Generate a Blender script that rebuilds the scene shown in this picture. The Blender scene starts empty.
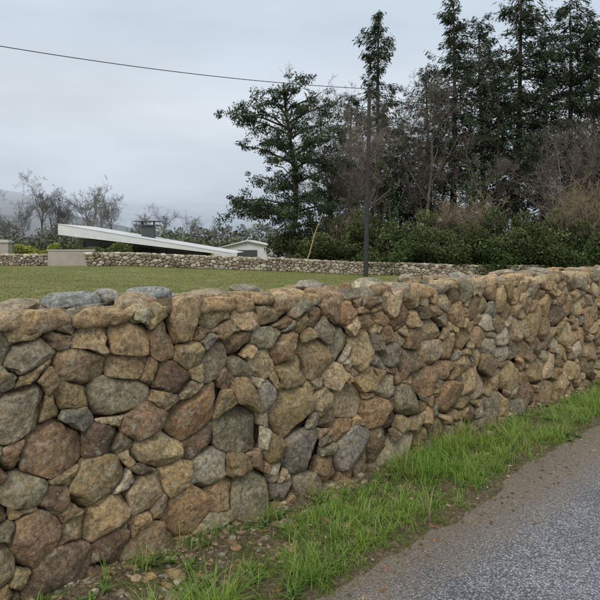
import bpy, math, random
import numpy as np
random.seed(5)
rng = np.random.default_rng(11)
C = bpy.context.scene.collection

# ---------- frame of the near wall: u along it, v away from the road ----------
U = np.array([.7374, .6754, 0.]); V = np.array([-.6754, .7374, 0.]); Z = np.array([0, 0, 1.])
O = np.array([-1.26, 2.53, 0.])
EYE = 1.6

def uv_of(x, y):
    dx = x - O[0]; dy = y - O[1]
    return dx*U[0]+dy*U[1], dx*V[0]+dy*V[1]

# ---------- numpy noise ----------
def _h(x, y, z):
    h = (x*374761393 + y*668265263 + z*1274126177) & 0xffffffff
    h = ((h ^ (h >> 13))*1103515245) & 0xffffffff
    h = ((h ^ (h >> 16))*668265263) & 0xffffffff
    return (h & 0xffffff)/float(0xffffff)
def vnoise(p):
    p = np.asarray(p, float)
    i = np.floor(p).astype(np.int64); f = p-i; f = f*f*(3-2*f)
    x, y, z = i[..., 0], i[..., 1], i[..., 2]; fx, fy, fz = f[..., 0], f[..., 1], f[..., 2]
    r = 0
    for a in (0, 1):
        for b in (0, 1):
            for c in (0, 1):
                w = (fx if a else 1-fx)*(fy if b else 1-fy)*(fz if c else 1-fz)
                r = r + w*_h(x+a, y+b, z+c)
    return r*2-1
def sstep(t):
    t = np.clip(t, 0, 1); return t*t*(3-2*t)
def v3(x, y, z=0):
    x = np.asarray(x, float); return np.stack([x, np.asarray(y, float)+0*x, np.asarray(z, float)+0*x], -1)

# ---------- mesh helper ----------
def make_mesh(name, verts, quads=None, tris=None, col=None, mats=(), qmat=None, tmat=None, smooth=True):
    me = bpy.data.meshes.new(name)
    verts = np.asarray(verts, np.float32)
    nq = 0 if quads is None else len(quads); nt = 0 if tris is None else len(tris)
    me.vertices.add(len(verts)); me.vertices.foreach_set('co', verts.ravel())
    loops = []
    if nq: loops.append(np.asarray(quads).ravel())
    if nt: loops.append(np.asarray(tris).ravel())
    loops = np.concatenate(loops).astype(np.int32)
    me.loops.add(len(loops)); me.loops.foreach_set('vertex_index', loops)
    me.polygons.add(nq+nt)
    st = np.concatenate([np.arange(nq)*4, nq*4+np.arange(nt)*3]).astype(np.int32)
    me.polygons.foreach_set('loop_start', st)
    mi = np.zeros(nq+nt, np.int32)
    if qmat is not None: mi[:nq] = qmat
    if tmat is not None: mi[nq:] = tmat
    for m in mats: me.materials.append(m)
    me.polygons.foreach_set('material_index', mi)
    me.polygons.foreach_set('use_smooth', np.full(nq+nt, smooth))
    if col is not None:
        ca = me.color_attributes.new('Col', 'FLOAT_COLOR', 'POINT')
        ca.data.foreach_set('color', np.asarray(col, np.float32).ravel())
    me.update(calc_edges=True)
    return me
def add_obj(name, me, parent=None, loc=(0, 0, 0), rot=(0, 0, 0), scale=(1, 1, 1)):
    o = bpy.data.objects.new(name, me); C.objects.link(o)
    o.location = loc; o.rotation_euler = rot; o.scale = scale
    if parent: o.parent = parent
    return o
def boxes_mesh(name, boxes, mats, bevel=0.0):
    vs = []; qs = []; ms = []
    for (c, s, m) in boxes:
        b = len(vs)
        for dz in (-1, 1):
            for dx, dy in ((-1, -1), (1, -1), (1, 1), (-1, 1)):
                vs.append((c[0]+dx*s[0]/2, c[1]+dy*s[1]/2, c[2]+dz*s[2]/2))
        for f in ((0, 3, 2, 1), (4, 5, 6, 7), (0, 1, 5, 4), (1, 2, 6, 5), (2, 3, 7, 6), (3, 0, 4, 7)):
            qs.append([b+i for i in f]); ms.append(m)
    return make_mesh(name, vs, qs, mats=mats, qmat=ms, smooth=False)

# ---------- material helper ----------
class NT:
    def __init__(s, name):
        s.m = bpy.data.materials.new(name); s.m.use_nodes = True
        s.t = s.m.node_tree; s.t.nodes.clear()
        s.out = s.t.nodes.new('ShaderNodeOutputMaterial')
    def n(s, typ, **kw):
        nd = s.t.nodes.new(typ)
        for k, v in kw.items(): setattr(nd, k, v)
        return nd
    def l(s, a, b): s.t.links.new(a, b)
    def noise(s, vec, scale, detail=4, rough=.55):
        n = s.n('ShaderNodeTexNoise'); n.inputs['Scale'].default_value = scale
        n.inputs['Detail'].default_value = detail; n.inputs['Roughness'].default_value = rough
        if vec is not None: s.l(vec, n.inputs['Vector'])
        return n.outputs['Fac']
    def ramp(s, fac, stops):
        r = s.n('ShaderNodeValToRGB'); e = r.color_ramp.elements
        while len(e) < len(stops): e.new(.5)
        for k, (p, c) in enumerate(stops):
            e[k].position = p; e[k].color = (*c, 1) if len(c) == 3 else c
        s.l(fac, r.inputs['Fac']); return r.outputs['Color']
    def maprange(s, fac, a, b, c=0, d=1):
        r = s.n('ShaderNodeMapRange'); s.l(fac, r.inputs['Value'])
        for k, v in zip(('From Min', 'From Max', 'To Min', 'To Max'), (a, b, c, d)): r.inputs[k].default_value = v
        return r.outputs['Result']
    def mix(s, fac, a, b, mode='MIX'):
        r = s.n('ShaderNodeMix', data_type='RGBA', blend_type=mode)
        for sock, val in ((r.inputs['Factor'], fac), (r.inputs[6], a), (r.inputs[7], b)):
            if hasattr(val, 'is_linked'): s.l(val, sock)
            elif isinstance(val, (int, float)): sock.default_value = val if sock.type == 'VALUE' else (val, val, val, 1)
            else: sock.default_value = (*val, 1)
        return r.outputs[2]
    def math(s, op, a, b=0.0):
        r = s.n('ShaderNodeMath', operation=op)
        for k, val in enumerate((a, b)):
            if isinstance(val, (int, float)): r.inputs[k].default_value = val
            else: s.l(val, r.inputs[k])
        return r.outputs[0]
    def bump(s, h, strength=.5, dist=.01, normal=None):
        b = s.n('ShaderNodeBump'); b.inputs['Strength'].default_value = strength; b.inputs['Distance'].default_value = dist
        s.l(h, b.inputs['Height'])
        if normal is not None: s.l(normal, b.inputs['Normal'])
        return b.outputs['Normal']
    def principled(s, col, rough=.8, spec=.3, normal=None):
        p = s.n('ShaderNodeBsdfPrincipled')
        if isinstance(col, tuple): p.inputs['Base Color'].default_value = (*col, 1)
        else: s.l(col, p.inputs['Base Color'])
        if isinstance(rough, (int, float)): p.inputs['Roughness'].default_value = rough
        else: s.l(rough, p.inputs['Roughness'])
        p.inputs['Specular IOR Level'].default_value = spec
        if normal is not None: s.l(normal, p.inputs['Normal'])
        s.l(p.outputs[0], s.out.inputs['Surface'])
        return p

def mat_stone(name, lichen=1.0, fine=1.0, bumpy=True):
    t = NT(name)
    at = t.n('ShaderNodeAttribute', attribute_name='Col')
    geo = t.n('ShaderNodeNewGeometry')
    off = t.n('ShaderNodeVectorMath', operation='SCALE'); off.inputs[0].default_value = (37, 23, 51); t.l(at.outputs['Alpha'], off.inputs['Scale'])
    pos = t.n('ShaderNodeVectorMath', operation='ADD'); t.l(geo.outputs['Position'], pos.inputs[0]); t.l(off.outputs[0], pos.inputs[1])
    P = pos.outputs[0]
    big = t.noise(P, 9*fine, 3, .6); med = t.noise(P, 48*fine, 5, .8)
    c = at.outputs['Color']
    m1 = t.ramp(big, [(.25, (.66, .63, .60)), (.5, (1, 1, 1)), (.75, (1.32, 1.26, 1.14))])
    c = t.mix(1.0, c, m1, 'MULTIPLY')
    m2 = t.ramp(med, [(.34, (.38, .35, .32)), (.5, (1, 1, 1)), (.64, (1.7, 1.65, 1.53))])
    c = t.mix(1.0, c, m2, 'MULTIPLY')
    c = t.mix(t.maprange(big, .54, .68, 0, .4), c, (.42, .26, .12))
    ln = t.noise(P, 17, 6, .82)
    c = t.mix(t.maprange(ln, .56, .61, 0, .72*lichen), c, (.53, .50, .39))
    c = t.mix(t.maprange(ln, .44, .33, 0, .6), c, (.085, .062, .042))
    sx = t.n('ShaderNodeSeparateXYZ'); t.l(geo.outputs['Normal'], sx.inputs[0])
    g = t.math('SUBTRACT', t.math('MULTIPLY', sx.outputs['Z'], .12), big)
    c = t.mix(t.maprange(g, -.39, -.29, 0, .32*lichen), c, (.17, .155, .065))
    nrm = None
    if bumpy:
        h = t.math('ADD', t.math('MULTIPLY', big, .8), t.math('MULTIPLY', med, 1.2))
        nrm = t.bump(h, 1.0, .016)
    t.principled(c, .78, .28, nrm)
    return t.m

def mat_foliage(name, transl=.25, rough=.6, spec=.25):
    t = NT(name)
    at = t.n('ShaderNodeAttribute', attribute_name='Col')
    c = at.outputs['Color']
    if transl > 0:
        p = t.principled(c, rough, spec)
        tr = t.n('ShaderNodeBsdfTranslucent'); t.l(c, tr.inputs['Color'])
        mx = t.n('ShaderNodeMixShader'); mx.inputs[0].default_value = transl
        t.l(p.outputs[0], mx.inputs[1]); t.l(tr.outputs[0], mx.inputs[2]); t.l(mx.outputs[0], t.out.inputs['Surface'])
    else:
        d = t.n('ShaderNodeBsdfDiffuse'); t.l(c, d.inputs['Color']); t.l(d.outputs[0], t.out.inputs['Surface'])
    return t.m
def mat_simple(name, col, rough=.7, spec=.3, nscale=6, namt=.3, bump=0.0):
    t = NT(name)
    tc = t.n('ShaderNodeTexCoord'); P = tc.outputs['Object']
    n = t.noise(P, nscale, 3, .6)
    c = t.mix(1.0, col, t.ramp(n, [(.25, (1-namt,)*3), (.75, (1+namt,)*3)]), 'MULTIPLY')
    nr = t.bump(t.noise(P, nscale*6, 3, .6), bump, .02) if bump else None
    t.principled(c, rough, spec, nr)
    return t.m
def mat_twig(name, col):
    t = NT(name); oi = t.n('ShaderNodeObjectInfo')
    c = t.mix(oi.outputs['Random'], tuple(x*.75 for x in col), tuple(x*1.2 for x in col))
    d = t.n('ShaderNodeBsdfDiffuse'); t.l(c, d.inputs['Color']); t.l(d.outputs[0], t.out.inputs['Surface'])
    return t.m

M_STONE = mat_stone('fieldstone')
M_STONE_FAR = mat_stone('fieldstone_far', .5, .5, False)
M_LEAF = mat_foliage('foliage', 0)
M_GRASS = mat_foliage('grass_blades', .35, .5, .3)
M_BARK = mat_simple('bark', (.085, .07, .055), .9, .15, 3, .4)
M_TWIG = mat_twig('twig_bark', (.20, .175, .145))
M_TWIGB = mat_twig('brown_twig_bark', (.24, .19, .13))
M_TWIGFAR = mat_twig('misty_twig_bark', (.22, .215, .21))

# =====================================================================
#                          STONE  PACKING
# =====================================================================
def pack(s0, s1, h0, h1, classes, asp, k=.86, margin=.62):
    P = np.zeros((7000, 2)); R = np.zeros(7000); n = 0
    for (ra, rb, tries, top) in classes:
        for _ in range(tries):
            r = rng.uniform(ra, rb)
            x = rng.uniform(s0/asp, s1/asp); z = rng.uniform(h0+margin*r, max(h0+margin*r+.001, min(top, h1)-margin*r))
            if n:
                d2 = (P[:n, 0]-x)**2+(P[:n, 1]-z)**2
                if np.any(d2 < (k*(R[:n]+r))**2): continue
            P[n] = (x, z); R[n] = r; n += 1
            if n >= 6999: break
    return P[:n], R[:n]

PAL = np.array([(.47, .345, .195), (.39, .27, .15), (.31, .215, .13), (.51, .395, .245), (.37, .315, .215), (.27, .23, .16),
                (.41, .265, .145), (.215, .15, .10), (.51, .45, .325), (.32, .29, .23), (.43, .325, .175)])
PALW = np.array([18, 17, 13, 14, 9, 6, 7, 6, 6, 4, 14.]); PALW /= PALW.sum()
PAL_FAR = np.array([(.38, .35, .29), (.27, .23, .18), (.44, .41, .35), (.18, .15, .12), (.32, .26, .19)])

def warp_xy(x, z, amp):
    # gentle warp of the wall face so that some stones become tall, others long and low
    q = v3(x*3.1, z*3.4, 2.5); q2 = v3(x*3.4+40, z*3.1, 8.5)
    edge = sstep(z/.15)*sstep((1.27-z)/.18)
    return x+amp*vnoise(q), z+amp*.8*vnoise(q2)*edge

def stones(P, R, asp, h0, h1fun, nth, nph, frame, pal, palw, front=(-.03, .02), dscale=(.5, .85), gap=.003, box=.42, disp=1.0, cap=3.2, phm=2.0, outset=1.05, pw=22., dmax=.10, warp=0.):
    N = len(R)
    th = np.arange(nth)/nth*2*math.pi
    dx, dz = np.cos(th), np.sin(th)
    T = np.zeros((N, nth)); p = pw
    for i in range(N):
        d = P-P[i]; dist2 = (d**2).sum(1)
        nb = (dist2 < (R[i]+.36+.25)**2) & (dist2 > 1e-9)
        dn = d[nb]; K = (dist2[nb]+R[i]**2-R[nb]**2)/2
        den = dn[:, :1]*dx[None]+dn[:, 1:]*dz[None]
        inv = np.where(den > 1e-6, den/np.maximum(K[:, None], 1e-5), 0)
        inv = np.vstack([inv, np.maximum(dz, 0)[None]/max(h1fun(P[i, 0]*asp)-P[i, 1], .015), np.maximum(-dz, 0)[None]/max(P[i, 1]-h0, .015), np.full((1, nth), 1/(cap*R[i]))])
        T[i] = 1/((inv**p).sum(0))**(1/p)
    T = np.maximum(T*outset-gap, .008)
    Rm = T.mean(1)
    D = np.minimum(Rm*rng.uniform(*dscale, N)+.014, dmax)
    fr = rng.uniform(*front, N)
    ph = np.arange(1, nph+1)/nph*phm
    S = np.abs(np.sin(ph))**box; Cc = np.sign(np.cos(ph))*np.abs(np.cos(ph))**(box*1.1)
    A = np.zeros((N, 1+nph*nth, 3))
    A[:, 0] = (0, 0, 1)
    q = np.zeros((N, nph, nth, 3))
    q[..., 0] = S[None, :, None]*dx[None, None]
    q[..., 1] = S[None, :, None]*dz[None, None]
    q[..., 2] = Cc[None, :, None]
    A[:, 1:] = q.reshape(N, -1, 3)
    for k in range(12):
        n = rng.normal(size=(N, 3))
        if k < 2: n[:, 2] = 4.5; hh = rng.uniform(.70, .92, N)
        else: n[:, 2] = np.abs(n[:, 2])*.9+.45; hh = rng.uniform(.76, 1.14, N)
        n /= np.linalg.norm(n, axis=1)[:, None]
        dd = np.einsum('nmk,nk->nm', A, n)-hh[:, None]
        A -= np.maximum(dd, 0)[..., None]*n[:, None]*.96
    rel = T/Rm[:, None]
    relv = np.concatenate([np.ones((N, 1)), np.tile(rel[:, None, :], (1, nph, 1)).reshape(N, -1)], 1)
    A[..., 0] *= relv; A[..., 1] *= relv
    tl = rng.normal(0, .15, (N, 2))
    A[..., 2] += A[..., 0]*tl[:, :1]+A[..., 1]*tl[:, 1:]
    seedv = rng.uniform(0, 500, (N, 1, 3))
    if disp > 0:
        nz = vnoise(A*1.7+seedv)*.055+vnoise(A*4.1+seedv*2)*.035
        sc = Rm[:, None]
        phys = A*Rm[:, None, None]
        nz2 = (vnoise(phys*38+seedv)*.0036+vnoise(phys*85+seedv)*.0024)/sc
        L = np.linalg.norm(A, axis=2, keepdims=True)+1e-6
        A = A+A/L*((nz+nz2)*disp)[..., None]
    W = np.empty_like(A)
    W[..., 0] = (P[:, 0]*1.0)[:, None]*asp+A[..., 0]*Rm[:, None]*asp
    W[..., 1] = P[:, 1][:, None]+A[..., 1]*Rm[:, None]
    W[..., 2] = (fr-D)[:, None]+A[..., 2]*D[:, None]+.12*D[:, None]
    if warp: W[..., 0], W[..., 1] = warp_xy(W[..., 0], W[..., 1], warp)
    verts = frame(W.reshape(-1, 3))
    M = 1+nph*nth
    j = np.arange(nth); jn = (j+1) % nth
    tri = np.stack([np.zeros(nth, int), 1+j, 1+jn], 1)
    qd = []
    for r_ in range(nph-1):
        a = 1+r_*nth
        qd.append(np.stack([a+j, a+nth+j, a+nth+jn, a+jn], 1))
    qd = np.concatenate(qd)
    base = (np.arange(N)*M)[:, None, None]
    tris = (tri[None]+base).reshape(-1, 3); quads = (qd[None]+base).reshape(-1, 4)
    ci = rng.choice(len(pal), N, p=palw)
    col = pal[ci]*rng.uniform(.76, 1.2, (N, 1))*rng.uniform(.97, 1.03, (N, 3))
    colv = np.zeros((N, M, 4)); colv[..., :3] = col[:, None]; colv[..., 3] = rng.uniform(0, 1, N)[:, None]
    return verts, quads, tris, colv.reshape(-1, 4)

def merge(parts):
    vs, qs, ts, cs = [], [], [], []; b = 0
    for v, q, t, c in parts:
        vs.append(v); cs.append(c)
        if q is not None: qs.append(np.asarray(q)+b)
        if t is not None: ts.append(np.asarray(t)+b)
        b += len(v)
    return np.concatenate(vs), (np.concatenate(qs) if qs else None), (np.concatenate(ts) if ts else None), np.concatenate(cs)

def core(s0, s1, v0, v1, h, frame_uvz, col, n=60):
    s = np.linspace(s0, s1, n)
    ring = [(v0, -.15), (v0, h), (v1, h), (v1, -.15)]
    vs = np.concatenate([np.stack([s, np.full(n, a), np.full(n, b)], 1) for a, b in ring])
    q = []
    for k in range(3):
        i = np.arange(n-1)
        q.append(np.stack([k*n+i, k*n+i+1, (k+1)*n+i+1, (k+1)*n+i], 1))
    q = np.concatenate(q); q = np.vstack([q, [[0, n, 2*n, 3*n]], [[n-1, 4*n-1, 3*n-1, 2*n-1]]])
    c = np.tile(np.array([*col, .3]), (len(vs), 1))
    return frame_uvz(vs), q, None, c

def ico_arrays(sub):
    import bmesh
    m = bpy.data.meshes.new('tmp'); bm = bmesh.new(); bmesh.ops.create_icosphere(bm, subdivisions=sub, radius=1); bm.to_mesh(m); bm.free()
    a = np.array([w.co[:] for w in m.vertices]); b = np.array([p.vertices[:] for p in m.polygons]); bpy.data.meshes.remove(m)
    return a, b
def slab(u, v, z, su, sv, sz, rot, col):
    a, b = ico_arrays(4); r = np.random.default_rng(int(abs(u)*1000)+7)
    A = np.sign(a)*np.abs(a)**.7; A = A/np.abs(A).max()
    for k in range(16):
        n = r.normal(size=3); n /= np.linalg.norm(n); h = r.uniform(.68, .98); dd = A@n-h; A = A-np.maximum(dd, 0)[:, None]*n*.96
    A = A*(1+.07*vnoise(a*2.3+u*9)+.03*vnoise(a*7+u*3))[:, None]
    A = A*np.array([su, sv, sz]); c, s = math.cos(rot), math.sin(rot)
    X = A[:, 0]*c-A[:, 1]*s+u; Y = A[:, 0]*s+A[:, 1]*c+v
    w = O+X[:, None]*U+Y[:, None]*V+(A[:, 2:]+z)*Z
    cc = np.ones((len(a), 4)); cc[:, :3] = col; cc[:, 3] = r.random()
    return w, None, b, cc

# ---- near wall ----
H = 1.27
def hf(s): return H+.03*math.sin(s*2.3)+.025*math.sin(s*7.1+1)
ASP = 1.16
parts = []
fr_front = lambda w: O+w[:, :1]*U-w[:, 2:]*V+w[:, 1:2]*Z
fr_top = lambda w: O+w[:, :1]*U+w[:, 1:2]*V+w[:, 2:]*Z
s0, s1 = -4.6, 17.
cls = [(.115, .16, 150, .8), (.085, .125, 900, 1.05), (.065, .095, 8000, 2), (.048, .068, 11000, 2), (.028, .042, 14000, 2)]
P_, R_ = pack(s0, s1, -.05, H, cls, ASP)
def emit(P, R, asp, lo, hi, h0, hfun, nth, nph, frame, pal, **kw):
    s = P[:, 0]*asp; m = (s > lo-.6) & (s < hi+.6); PP, RR, ss = P[m], R[m], s[m]
    v, q, t, c = stones(PP, RR, asp, h0, hfun, nth, nph, frame, pal, PALW, **kw)
    M = 1+nph*nth; N = len(RR); idx = np.where((ss >= lo) & (ss < hi))[0]
    v = v.reshape(N, M, 3)[idx].reshape(-1, 3); c = c.reshape(N, M, 4)[idx].reshape(-1, 4)
    o = (np.arange(len(idx))*M)[:, None, None]
    return v, (q[:len(q)//N][None]+o).reshape(-1, 4), (t[:len(t)//N][None]+o).reshape(-1, 3), c
for lo, hi, nth, nph in ((-4.6, -.8, 18, 8), (-.8, 3.2, 48, 20), (3.2, 7.2, 36, 14), (7.2, 17, 16, 7)):
    parts.append(emit(P_, R_, ASP, lo, hi, -.05, hf, nth, nph, fr_front, PAL, warp=.10))
# top course
ctop = [(.08, .115, 260, 2), (.055, .08, 5000, 2), (.035, .055, 6000, 2)]
Pt, Rt = pack(s0, s1, .03, .50, ctop, 1.4)
for lo, hi, nth, nph in ((-4.6, -.8, 16, 8), (-.8, 7.2, 32, 16), (7.2, 17, 12, 7)):
    parts.append(emit(Pt, Rt, 1.4, lo, hi, .015, lambda s: .52, nth, nph, fr_top, PAL*1.1, front=(1.285, 1.325), dscale=(.45, .7), phm=2.75, box=.5, outset=1.03, dmax=.055))
# loose flat stones lying along the coping
for a in ((.42, .30, 1.312, .15, .11, .05, .2, (.33, .36, .35)), (.86, .33, 1.315, .13, .10, .05, -.3, (.32, .34, .33)), (.64, .38, 1.315, .12, .09, .045, .9, (.40, .39, .34)), (.70, .19, 1.30, .13, .09, .05, .1, (.42, .34, .23)),
          (1.18, .22, 1.30, .14, .10, .045, -.1, (.44, .36, .25)), (1.5, .30, 1.31, .12, .09, .04, .5, (.36, .33, .27)), (.12, .2, 1.31, .12, .10, .04, .1, (.42, .35, .24)), (-.2, .3, 1.315, .13, .10, .05, .3, (.35, .35, .31)),
          (2.1, .32, 1.31, .13, .09, .04, .2, (.41, .38, .31)), (2.6, .25, 1.31, .13, .09, .04, -.2, (.40, .36, .28)), (3.2, .33, 1.31, .13, .09, .045, .6, (.38, .33, .24)), (3.9, .3, 1.31, .12, .09, .04, .3, (.37, .355, .31)), (4.7, .3, 1.31, .14, .10, .045, .1, (.43, .37, .27)), (5.5, .33, 1.31, .13, .10, .04, -.4, (.38, .35, .28))):
    parts.append(slab(*a))
# back face
Pb, Rb = pack(s0, s1, -.05, H, [(.11, .16, 400, 1.), (.075, .11, 3500, 2), (.045, .07, 3000, 2)], ASP)
parts.append(stones(Pb, Rb, ASP, -.05, hf, 12, 6, lambda w: O+(s0+s1-w[:, :1])*U+(w[:, 2:]+.5)*V+w[:, 1:2]*Z, PAL, PALW))
parts.append(core(s0, s1, .125, .39, 1.262, lambda w: O+w[:, :1]*U+w[:, 1:2]*V+w[:, 2:]*Z, (.19, .145, .10)))
v, q, t, c = merge(parts)
add_obj('dry_stone_wall', make_mesh('dry_stone_wall', v, q, t, c, [M_STONE]))
print('near wall verts', len(v), 'stones', len(R_))

# =====================================================================
#                          GROUND
# =====================================================================
def edge_v(u):
    u = np.asarray(u, float)
    return -.66-.24*(1-sstep((u+.2)/4.0))+.04*np.sin(u*1.7+.5)+.025*np.sin(u*4.3)
def ground_h(x, y):
    x = np.asarray(x, float); y = np.asarray(y, float)
    u, v = uv_of(x, y)
    far = -1.05*sstep((x+16)/34.)*sstep((y-15)/25.)
    e = edge_v(u)
    n = vnoise(v3(u*5, v*5))*.014+vnoise(v3(u*17, v*17))*.008+vnoise(v3(u*1.3, v*1.3, 4))*.012
    verge = sstep((v-e+.10)/.28)*.055+n*sstep((v-e+.12)/.2)
    oth = sstep((-5.6-v)/.4)*.06+n*sstep((-5.5-v)/.3)
    z = -.022+verge+oth
    return np.where(v > 1., far+.03+vnoise(v3(x*.25, y*.25, 2))*.05, z)
def geom(a, b, n): return np.geomspace(a, b, n)
ug = np.concatenate([-geom(4, 2500, 24)[::-1], np.arange(-3.9, 9, .045), geom(9.2, 60, 60), geom(66, 2500, 22)])
vg = np.concatenate([-geom(7, 2500, 24)[::-1], np.arange(-6.8, -1.4, .18), np.arange(-1.3, .15, .03), np.array([.3, .6, 1.01]), np.arange(1.5, 60, 1.2), geom(62, 2500, 24)])
UU, VV = np.meshgrid(ug, vg, indexing='ij')
X = O[0]+UU*U[0]+VV*V[0]; Y = O[1]+UU*U[1]+VV*V[1]
G = np.stack([X, Y, ground_h(X, Y)], -1).reshape(-1, 3)
def grid_quads(nu, nv):
    i, j = np.meshgrid(np.arange(nu-1), np.arange(nv-1), indexing='ij'); a = (i*nv+j).ravel()
    return np.stack([a, a+nv, a+nv+1, a+1], 1)

t = NT('ground_soil_and_turf')
geo = t.n('ShaderNodeNewGeometry'); P = geo.outputs['Position']
dot = t.n('ShaderNodeVectorMath', operation='DOT_PRODUCT'); t.l(P, dot.inputs[0]); dot.inputs[1].default_value = tuple(V)
vv = t.math('SUBTRACT', dot.outputs['Value'], float(O@V))
n1 = t.noise(P, .35, 4, .65); n2 = t.noise(P, 7, 4, .7); n3 = t.noise(P, 45, 4, .7); n4 = t.noise(P, 2.2, 4, .65)
field = t.ramp(n1, [(.3, (.14, .16, .05)), (.5, (.19, .20, .065)), (.7, (.25, .225, .10))])
field = t.mix(1.0, field, t.ramp(n4, [(.3, (.72, .74, .7)), (.7, (1.25, 1.22, 1.2))]), 'MULTIPLY')
soil = t.ramp(n3, [(.25, (.045, .033, .023)), (.5, (.14, .105, .068)), (.75, (.30, .235, .16))])
moss = t.ramp(n3, [(.3, (.04, .05, .014)), (.7, (.14, .17, .045))])
verge = t.mix(t.maprange(n2, .46, .60, 0, .9), soil, moss)
c = t.mix(t.maprange(vv, .5, 1.0), verge, field)
nr = t.bump(t.math('ADD', n2, n3), .9, .03)
t.principled(c, .92, .15, nr)
M_GROUND = t.m
add_obj('ground', make_mesh('ground', G, grid_quads(len(ug), len(vg)), mats=[M_GROUND]))

# road
t = NT('wet_asphalt')
geo = t.n('ShaderNodeNewGeometry'); P = geo.outputs['Position']
vo = t.n('ShaderNodeTexVoronoi'); vo.inputs['Scale'].default_value = 100; t.l(P, vo.inputs['Vector'])
bw = t.n('ShaderNodeRGBToBW'); t.l(vo.outputs['Color'], bw.inputs[0])
chips = t.ramp(bw.outputs[0], [(.15, (.12, .125, .135)), (.5, (.225, .235, .255)), (.7, (.29, .30, .32)), (.85, (.42, .42, .43))])
gapm = t.maprange(vo.outputs['Distance'], .38, .68)
c = t.mix(gapm, chips, (.075, .077, .082))
big = t.noise(P, 1.1, 4, .6); md = t.noise(P, 9, 4, .6)
c = t.mix(1.0, c, t.ramp(big, [(.3, (.70, .71, .73)), (.7, (1.25, 1.25, 1.27))]), 'MULTIPLY')
dot = t.n('ShaderNodeVectorMath', operation='DOT_PRODUCT'); t.l(P, dot.inputs[0]); dot.inputs[1].default_value = tuple(V)
vv = t.math('SUBTRACT', dot.outputs['Value'], float(O@V))
dirtm = t.maprange(t.math('ADD', vv, t.math('MULTIPLY', t.math('ADD', md, big), .4)), -.80, -.42, 0, .85)
dc = t.ramp(t.noise(P, 60, 4, .7), [(.3, (.08, .062, .042)), (.7, (.27, .215, .15))])
c = t.mix(dirtm, c, dc)
h = t.math('SUBTRACT', t.math('MULTIPLY', md, .3), vo.outputs['Distance'])
t.principled(c, t.maprange(md, .3, .7, .33, .55), .5, t.bump(h, .7, .006))
M_ROAD = t.m
ur = np.concatenate([-geom(4, 60, 10)[::-1], np.arange(-3.5, 12, .25), geom(12.5, 300, 30)])
vr = np.linspace(-5.75, -.45, 26)
UU, VV = np.meshgrid(ur, vr, indexing='ij')
X = O[0]+UU*U[0]+VV*V[0]; Y = O[1]+UU*U[1]+VV*V[1]
zr = .02*np.cos((VV+3.1)/2.65*math.pi/2)
add_obj('road', make_mesh('road', np.stack([X, Y, zr], -1).reshape(-1, 3), grid_quads(len(ur), len(vr)), mats=[M_ROAD]))

# =====================================================================
#                          GRASS, GRAVEL, LEAVES
# =====================================================================
def blades(bx, by, bz, L, wid, az, lean, colr, seg=3):
    n = len(bx)
    dirx, diry = np.cos(az), np.sin(az)
    px, py = -diry, dirx
    rows = []
    for k in range(seg+1):
        f = k/seg
        out = L*lean*f**1.8; up = L*f*(1-.45*lean*f)
        w = wid*(1-f**1.6)*.5 if k < seg else 0
        cx, cy, cz = bx+dirx*out, by+diry*out, bz+up
        if k < seg:
            rows.append(np.stack([cx-px*w, cy-py*w, cz], -1)); rows.append(np.stack([cx+px*w, cy+py*w, cz], -1))
        else: rows.append(np.stack([cx, cy, cz], -1))
    vs = np.stack(rows, 1); M = vs.shape[1]
    base = (np.arange(n)*M)[:, None]
    quads = np.concatenate([base+np.array([[2*k, 2*k+1, 2*k+3, 2*k+2]]) for k in range(seg-1)])
    tris = base+np.array([[2*(seg-1), 2*seg-1, 2*seg]])
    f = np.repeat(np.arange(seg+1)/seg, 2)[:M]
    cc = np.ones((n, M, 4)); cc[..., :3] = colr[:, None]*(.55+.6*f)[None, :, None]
    return vs.reshape(-1, 3), quads, tris, cc.reshape(-1, 4)
def verge_density(u, v):
    e = edge_v(u)
    inner = np.where(u < 1.8, -.14-.34*sstep((1.8-u)/1.1), -.08)
    d = sstep((inner+.05-v)/.12)*sstep((v-e-.03)/.14)
    nn = vnoise(v3(u*2.1, v*3.1, 9))+.6*vnoise(v3(u*6, v*6, 3))
    return d*np.clip(.84+nn*.9, .1, 1)
parts = []
nt_ = 15500
u = np.where(rng.random(nt_) < .62, rng.uniform(-3, 6.5, nt_), rng.uniform(6.5, 18, nt_)); v = rng.uniform(-.95, -.03, nt_)
keep = rng.random(nt_) < verge_density(u, v)*.62; u, v = u[keep], v[keep]
uw = rng.uniform(-1, 12, 90); vw = rng.uniform(-.10, -.03, 90); u = np.concatenate([u, uw]); v = np.concatenate([v, vw])
nb = rng.integers(8, 26, len(u))
tu = np.repeat(u, nb); tv = np.repeat(v, nb); n = len(tu)
tsz = np.repeat(rng.gamma(3.2, .31, len(u))*np.clip(.9+.7*vnoise(v3(u*1.9, v*2.4, 7)), .35, 1.5), nb)
tc = np.repeat(np.clip(rng.random(len(u))*.6+.4*(vnoise(v3(u*2.5, v*3, 31))+.5), 0, 1), nb)
ru = tu+rng.normal(0, .024, n); rv = tv+rng.normal(0, .02, n)
bx = O[0]+ru*U[0]+rv*V[0]; by = O[1]+ru*U[1]+rv*V[1]; bz = ground_h(bx, by)-.004
L = np.clip(.082*tsz*rng.uniform(.5, 1.4, n), .02, .24)
k = rng.random(n)
g = np.array([.14, .295, .045]); g2 = np.array([.36, .50, .09]); st = np.array([.52, .45, .24])
col = g+(g2-g)*(tc*.7+.3*rng.random(n))[:, None]; dry = np.clip(.09+.20*(np.repeat(vnoise(v3(u*3, v*3, 77)), nb)), .03, .35)
col = np.where((k < dry)[:, None], st, col)
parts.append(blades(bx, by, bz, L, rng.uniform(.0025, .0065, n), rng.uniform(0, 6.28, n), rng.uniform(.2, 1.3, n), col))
n = 32000
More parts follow.
